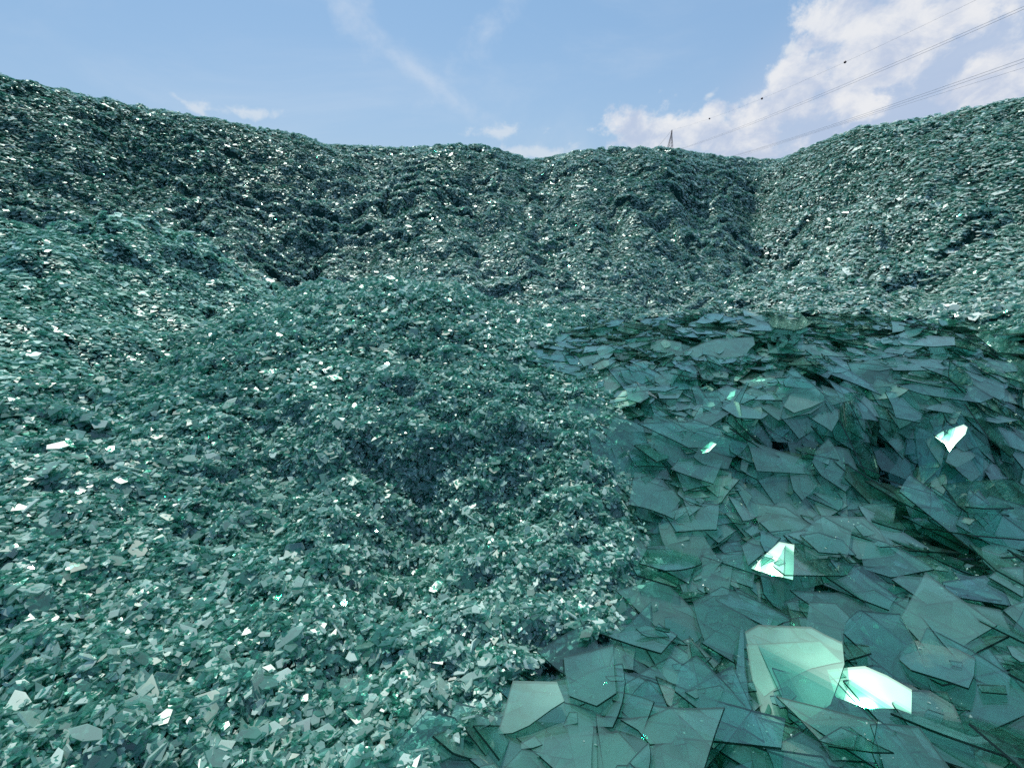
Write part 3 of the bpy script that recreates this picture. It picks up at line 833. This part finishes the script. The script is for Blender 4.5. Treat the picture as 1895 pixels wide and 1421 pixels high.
for i in sorted(single):
    p = PANES[i]
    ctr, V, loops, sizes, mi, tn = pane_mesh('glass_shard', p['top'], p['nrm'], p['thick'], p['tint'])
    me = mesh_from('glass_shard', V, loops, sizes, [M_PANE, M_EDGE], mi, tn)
    o = link('glass_shard', me, label=p['hero'] or auto[i], category='glass shard', group='large sheets of broken glass')
    o.location = ctr.tolist()
Vs, Ls, Ss, Ms, Ts = [], [], [], [], []
off = 0
for i, p in enumerate(PANES):
    if i in single: continue
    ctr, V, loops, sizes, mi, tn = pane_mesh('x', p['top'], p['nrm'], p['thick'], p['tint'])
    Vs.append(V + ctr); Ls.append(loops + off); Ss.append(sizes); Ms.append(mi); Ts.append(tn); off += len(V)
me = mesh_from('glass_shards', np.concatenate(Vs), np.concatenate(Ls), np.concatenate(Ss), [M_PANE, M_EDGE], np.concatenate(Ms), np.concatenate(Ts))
link('glass_shards', me, kind='stuff', label='countless smaller glass sheets packed under and between the large ones', category='glass shards')

# crumbs of glass lying on the sheets
def crumbs():
    n = 26000
    x, y = sample_xy(n, .0, 5.6, .5, 6.0)
    z = lookup(x, y)
    k = inside(FIELD, *project(x, y, z)[:2]) & (fbm(x * 3, y * 3, 0, 2, 90) + rng.random(n) * .5 > .12)
    x, y = x[k], y[k]
    N = len(x)
    i = ((x - HX0) / HS).astype(int); j = ((y - HY0) / HS).astype(int)
    zp = PILE[j, i]
    s = np.clip(.007 * np.exp(rng.normal(0, .5, N)), .002, .02)
    me = flakes('glass_crumbs', x, y, s, zp - lookup(x, y) + .003, s * .5, M_NEAR, np.full(N, .5), up=.3)
    link('glass_crumbs', me, kind='stuff', label='glittering crumbs of glass strewn over the large sheets', category='glass crumbs')
crumbs()
link('glass_bed', BED[0], kind='stuff', label='dark jumble of small fragments seen in the gaps under the large sheets', category='glass bed')

# ------------------------------------------------------------------ pylon and wires
M_STEEL = plain('weathered_steel', (.30, .20, .18), .7, .1)
M_WIRE = plain('grey_cable', (.26, .26, .29), .6, .1)
M_BALL = plain('marker_ball_paint', (.05, .02, .03), .5)
def tube(path, r, sides=5):
    path = [Vector(p) for p in path]
    V, L_, S_ = [], [], []
    for i, p in enumerate(path):
        t = (path[min(i + 1, len(path) - 1)] - path[max(i - 1, 0)]).normalized()
        a = t.orthogonal().normalized() if i == 0 else (a - t * a.dot(t)).normalized()
        b = t.cross(a)
        for k in range(sides):
            q = 2 * PI * k / sides
            V.append(p + (a * math.cos(q) + b * math.sin(q)) * r)
    for i in range(len(path) - 1):
        for k in range(sides):
            L_ += [i * sides + k, i * sides + (k + 1) % sides, (i + 1) * sides + (k + 1) % sides, (i + 1) * sides + k]; S_.append(4)
    L_ += list(range(sides))[::-1]; S_.append(sides)
    L_ += [(len(path) - 1) * sides + k for k in range(sides)]; S_.append(sides)
    return np.array([tuple(v) for v in V]), np.array(L_), np.array(S_)
def tubes(name, lst, mat, parent=None, origin=(0, 0, 0), **props):
    Vs, Ls, Ss, off = [], [], [], 0
    for path, r, *sd in lst:
        V, L_, S_ = tube(path, r, *sd)
        Vs.append(V - np.array(origin)); Ls.append(L_ + off); Ss.append(S_); off += len(V)
    me = mesh_from(name, np.concatenate(Vs), np.concatenate(Ls), np.concatenate(Ss), [mat])
    o = link(name, me, parent, **props)
    if parent is None: o.location = origin
    return o

TX, TY, TZ = at(1243.5, 241, 300)
TOWER_H = TZ
def build_pylon():
    root = bpy.data.objects.new('pylon', None); COL.objects.link(root)
    root.location = (TX, TY, 0)
    root['label'] = 'slender steel lattice pylon poking up behind the middle hill'; root['category'] = 'pylon'
    def half(z):      # half width of the square shaft
        pts_ = [(0, 4.6), (22, 2.6), (34, 1.9), (44.5, 1.25), (TOWER_H - 3.2, .38), (TOWER_H, .16)]
        return np.interp(z, [a for a, b in pts_], [b for a, b in pts_])
    cs = [(1, 1), (1, -1), (-1, -1), (-1, 1)]
    for sx, sy in cs:
        zs = [0, 22, 34, 44.5, TOWER_H - 3.2, TOWER_H]
        tubes('leg', [([(sx * half(z), sy * half(z), z) for z in zs], .10)], M_STEEL, root)
    lev = [0]
    while lev[-1] < TOWER_H - 1.0:
        lev.append(min(lev[-1] + max(half(lev[-1]) * 1.7, .8), TOWER_H - .2))
    br = []
    for a, b in zip(lev, lev[1:]):
        for q in range(4):
            c, d = cs[q], cs[(q + 1) % 4]
            A1 = (c[0] * half(a), c[1] * half(a), a); B1 = (d[0] * half(b), d[1] * half(b), b)
            A2 = (d[0] * half(a), d[1] * half(a), a); B2 = (c[0] * half(b), c[1] * half(b), b)
            br += [([A1, B1], .05), ([A2, B2], .05), ([B2, B1], .045)]
    tubes('bracing', br, M_STEEL, root)
    for z, w in ((40.0, 7.5), (28.5, 9.5)):
        for s in (-1, 1):
            h = half(z); tip = (s * w, 0, z)
            ar = [([(s * h, h, z), tip], .11), ([(s * h, -h, z), tip], .11), ([(s * h, h, z + 2.2), tip], .09), ([(s * h, -h, z + 2.2), tip], .09)]
            for f in (.25, .5, .75):
                p_ = (s * (h + (w - h) * f), h * (1 - f), z); q_ = (s * (h + (w - h) * f), h * (1 - f), z + 2.2 * (1 - f)); p2 = (p_[0], -p_[1], z); q2 = (q_[0], -q_[1], q_[2])
                ar += [([p_, q_], .05), ([p2, q2], .05), ([p_, p2], .05)]
            arm = tubes('crossarm', ar, M_STEEL, root)
            tubes('insulator', [([tip, (tip[0], 0, z - 1.6)], .16, 6)], M_STEEL, arm)
    return root
build_pylon()

def wire_z(X, pix):
    """heights at which the wire in the vertical plane x = X shows at the given pixels -> parabola z(y)"""
    Y, Z = [], []
    for px, py in pix:
        u = (px - CX) / FPX; v = (py - CY) / FPX
        d = X / u
        Y.append(d * (cp - v * sp)); Z.append(CAMZ + d * (-v * cp - sp))
    return np.array(Y), np.array(Z)
def wire(X, pix, end, r, label, group):
    Y, Z = wire_z(X, pix)
    Y = np.r_[Y, np.full(3, end[1])]; Z = np.r_[Z, np.full(3, end[2])]
    c = np.polyfit(Y, Z, 2)
    ys = np.linspace(end[1], -70, 70)
    path = [(end[0] + (X - end[0]) * min(1, (end[1] - yy) / 60.0), yy, float(np.polyval(c, yy))) for yy in ys]
    path[0] = end
    tubes('power_line', [(path, r, 5)], M_WIRE, None, (X, 0, 0), label=label, category='power line', group=group)
    return c
tipA = (TX, TY, TZ)
cA = wire(TX, [(1795, 5), (1637, 83), (1564, 115), (1410, 183), (1312, 220)], tipA, .02, 'faintest and highest thin wire, running up from the pylon tip past the dark marker balls', 'power lines')
GRP = 'power lines'
wire(TX - 7.3, [(1895, 13), (1787, 60), (1520, 173), (1370, 236)], (TX - 7.5, TY, 38.4), .03, 'upper strand of the middle pair of wires crossing the white clouds', GRP)
wire(TX - 7.7, [(1895, 19), (1787, 64), (1520, 177), (1370, 239)], (TX - 7.5, TY, 38.4), .03, 'lower strand of the middle pair of wires crossing the white clouds', GRP)
wire(TX - 9.3, [(1895, 110), (1745, 160), (1595, 213), (1495, 246), (1400, 276)], (TX - 9.5, TY, 26.9), .03, 'topmost strand of the low bundle of wires nearest the right hill', GRP)
wire(TX - 9.7, [(1895, 115), (1745, 165), (1595, 217), (1495, 249), (1400, 277)], (TX - 9.5, TY, 26.9), .03, 'middle strand of the low bundle of wires nearest the right hill', GRP)
wire(TX + 9.5, [(1895, 126), (1820, 149), (1695, 188), (1595, 218), (1495, 251)], (TX + 9.5, TY, 26.9), .025, 'bottom strand of the low bundle of wires, closest to the hilltop', GRP)
# the top wire goes on beyond the pylon
x2, y2, z2 = at(1150, 285, 620)
tubes('power_line', [([(TX + (x2 - TX) * f, TY + (y2 - TY) * f, TZ + (z2 - TZ) * f - 14 * 4 * f * (1 - f)) for f in np.linspace(0, 1, 20)], .06, 5)], M_WIRE, None, (0, 0, 0),
      label='short faint wire sloping down to the left from the pylon tip', category='power line', group=GRP)
for (px, py, rr), lab in zip([(1564, 115, .37), (1410, 183, .42), (1313, 220, .42)],
        ['largest dark marker ball on the top wire, in front of the big cloud', 'middle dark marker ball on the top wire, against blue sky by the cloud edge', 'smallest dark marker ball on the top wire, closest to the pylon']):
    u = (px - CX) / FPX; v = (py - CY) / FPX; d = TX / u
    yy = d * (cp - v * sp); zz = float(np.polyval(cA, yy))
    V, L_, S_ = [], [], []
    nseg, nring = 14, 9
    for i in range(nring + 1):
        a = PI * i / nring
        for k in range(nseg):
            b = 2 * PI * k / nseg
            V.append((math.sin(a) * math.cos(b) * rr, math.cos(a) * rr * 1.05, math.sin(a) * math.sin(b) * rr))
    for i in range(nring):
        for k in range(nseg):
            L_ += [i * nseg + k, i * nseg + (k + 1) % nseg, (i + 1) * nseg + (k + 1) % nseg, (i + 1) * nseg + k]; S_.append(4)
    me = mesh_from('marker_ball', np.array(V), np.array(L_), np.array(S_), [M_BALL])
    o = link('marker_ball', me, label=lab, category='marker ball', group='marker balls on the top wire'); o.location = (TX, yy, zz)

# ------------------------------------------------------------------ light and sky
sun = bpy.data.lights.new('sun', 'SUN'); sun.energy = 5.0; sun.angle = math.radians(.53); sun.color = (1, .955, .88)
so = bpy.data.objects.new('sun', sun); COL.objects.link(so)
so.rotation_euler = Vector(SUN.tolist()).to_track_quat('Z', 'Y').to_euler()
so.location = (20, 30, 40)

world = bpy.data.worlds.new('World'); S.world = world; world.use_nodes = True
N, L = world.node_tree.nodes, world.node_tree.links
N.clear()
wo = N.new('ShaderNodeOutputWorld'); bg = N.new('ShaderNodeBackground'); bg.inputs['Strength'].default_value = 0.1
sky = N.new('ShaderNodeTexSky'); sky.sky_type = 'NISHITA'; sky.sun_disc = False
sky.sun_elevation = SUN_EL; sky.sun_rotation = SUN_AZ
sky.air_density = 1.0; sky.dust_density = 1.6; sky.ozone_density = 1.2
tc = N.new('ShaderNodeTexCoord')
def math_node(op, a=None, b=None, c=None, clamp=False):
    n_ = N.new('ShaderNodeMath'); n_.operation = op; n_.use_clamp = clamp
    for i, v in enumerate((a, b, c)):
        if v is None: continue
        if isinstance(v, (int, float)): n_.inputs[i].default_value = v
        else: L.new(v, n_.inputs[i])
    return n_.outputs[0]
sep = N.new('ShaderNodeSeparateXYZ'); L.new(tc.outputs['Generated'], sep.inputs[0])
X_, Y_, Z_ = sep.outputs
az = math_node('ARCTAN2', X_, Y_)                    # radians to the right of straight ahead
el = math_node('ARCSINE', Z_)
cmb = N.new('ShaderNodeCombineXYZ'); L.new(az, cmb.inputs[0]); L.new(el, cmb.inputs[1])
def noise(scale, detail, rough, sx=1, sy=1, rot=0.0, dist=0.0, offs=(0, 0, 0)):
    mp = N.new('ShaderNodeMapping'); mp.inputs['Scale'].default_value = (sx, sy, 1); mp.inputs['Rotation'].default_value = (0, 0, rot); mp.inputs['Location'].default_value = offs
    L.new(cmb.outputs[0], mp.inputs['Vector'])
    t = N.new('ShaderNodeTexNoise'); t.inputs['Scale'].default_value = scale; t.inputs['Detail'].default_value = detail
    t.inputs['Roughness'].default_value = rough; t.inputs['Distortion'].default_value = dist
    L.new(mp.outputs[0], t.inputs['Vector'])
    return t.outputs['Fac']
def azel(px, py):
    x, y, z = at(px, py, 1.0); z -= CAMZ
    return math.atan2(x, y), math.atan2(z, math.hypot(x, y))
def blob(px, py, wx_, wy_, rot=0.0):
    """soft patch of sky: 1 at its centre, 0 at its rim"""
    a0, e0 = azel(px, py)
    da = math_node('SUBTRACT', az, a0); de = math_node('SUBTRACT', el, e0)
    c, s = math.cos(rot), math.sin(rot)
    u = math_node('ADD', math_node('MULTIPLY', da, c), math_node('MULTIPLY', de, s))
    v = math_node('SUBTRACT', math_node('MULTIPLY', de, c), math_node('MULTIPLY', da, s))
    u2 = math_node('POWER', math_node('ABSOLUTE', math_node('DIVIDE', u, wx_)), 2.0)
    v2 = math_node('POWER', math_node('ABSOLUTE', math_node('DIVIDE', v, wy_)), 2.0)
    return math_node('SUBTRACT', 1.0, math_node('SQRT', math_node('ADD', u2, v2)), clamp=False)
def smooth(v, lo, hi):
    m = N.new('ShaderNodeMapRange'); m.interpolation_type = 'SMOOTHSTEP'
    L.new(v, m.inputs['Value']); m.inputs['From Min'].default_value = lo; m.inputs['From Max'].default_value = hi
    return m.outputs[0]
def mx(*v):
    r = v[0]
    for q in v[1:]: r = math_node('MAXIMUM', r, q)
    return r
puff = noise(9.0, 9, .60, 1, 1.25, .2, .25)
fine = noise(24.0, 8, .62, 1, 1.2, .2, .2, (3, 1, 0))
# cumulus bank rising to the right
bank = mx(blob(1600, 90, .16, .085, .65), blob(1480, 160, .12, .06, .6), blob(1760, 50, .20, .08, .6), blob(1860, 150, .14, .09, .7), blob(1440, 215, .16, .07, .35), blob(1230, 245, .17, .055, .05), blob(1330, 262, .25, .05, 0),
          blob(1560, 60, .10, .07, .6))
cum = math_node('ADD', math_node('MULTIPLY', bank, .85), math_node('MULTIPLY', math_node('SUBTRACT', puff, .52), 2.6))
cum = math_node('ADD', cum, math_node('MULTIPLY', math_node('SUBTRACT', fine, .5), .9))
cumm = smooth(cum, .03, .48)
# low scraps over the left hill and between the hills
low = mx(blob(360, 202, .04, .010, -.5), blob(455, 208, .10, .014, .0), blob(930, 243, .10, .018, .05), blob(1010, 285, .16, .022, 0), blob(1455, 95, .025, .012, .6), blob(1315, 175, .02, .01, .6))
lowm = smooth(math_node('ADD', low, math_node('MULTIPLY', math_node('SUBTRACT', fine, .5), 2.6)), .25, 1.0)
# thin veils high up
veil = noise(2.3, 8, .62, 1.0, 2.6, -.75, .6, (1.3, .4, 0))
streak = mx(blob(770, 130, .24, .030, -.55), blob(650, 20, .10, .05, -.9), math_node('MULTIPLY', blob(900, 60, .24, .04, .75), .6))
stm = smooth(math_node('ADD', math_node('MULTIPLY', streak, .9), math_node('MULTIPLY', math_node('SUBTRACT', fine, .5), 1.3)), .1, 1.1)
veilm = math_node('MULTIPLY', smooth(veil, .42, .85), .30)
side = smooth(az, -.1, 1.1)
hazem = math_node('MULTIPLY', smooth(el, .42, -.02), .34)
def mixc(f, a, b):
    m = N.new('ShaderNodeMix'); m.data_type = 'RGBA'
    if isinstance(f, (int, float)): m.inputs[0].default_value = f
    else: L.new(f, m.inputs[0])
    for i, v in ((6, a), (7, b)):
        if isinstance(v, tuple): m.inputs[i].default_value = (*v, 1)
        else: L.new(v, m.inputs[i])
    return m.outputs[2]
SKYK = 10.0       # the sky texture's own scale: everything here is divided by the strength of 0.1 below
def K(c, f=1.0): return tuple(v * SKYK * f * .77 for v in c)
base = mixc(.66, sky.outputs[0], K((.185, .43, .74)))
base = mixc(hazem, base, K((.56, .70, .88)))
base = mixc(math_node('MULTIPLY', side, .30), base, K((.48, .57, .80)))
base = mixc(math_node('MULTIPLY', smooth(blob(1760, 170, .55, .24, .45), .0, .7), .72), base, K((.52, .61, .80)))
base = mixc(veilm, base, K((.72, .80, .90)))
base = mixc(math_node('MULTIPLY', stm, .40), base, K((.75, .82, .92)))
shade = smooth(noise(11.0, 8, .62, 1, 1.3, .3, .3, (5, 2, 0)), .34, .64)
ccol = mixc(shade, K((.55, .63, .80)), K((.93, .93, .94)))
base = mixc(math_node('MULTIPLY', cumm, .86), base, ccol)
base = mixc(math_node('MULTIPLY', lowm, .58), base, K((.80, .85, .90)))
L.new(base, bg.inputs['Color']); L.new(bg.outputs[0], wo.inputs[0])

S.view_settings.view_transform = 'Standard'; S.view_settings.look = 'None'
S.view_settings.exposure = 0.30; S.view_settings.gamma = 1.0
S.render.engine = 'CYCLES'
cy = S.cycles
cy.max_bounces = 7; cy.diffuse_bounces = 3; cy.glossy_bounces = 3; cy.transmission_bounces = 4; cy.transparent_max_bounces = 18
cy.sample_clamp_indirect = 2.5; cy.sample_clamp_direct = 0
cy.caustics_reflective = False; cy.caustics_refractive = False
cy.use_denoising = False
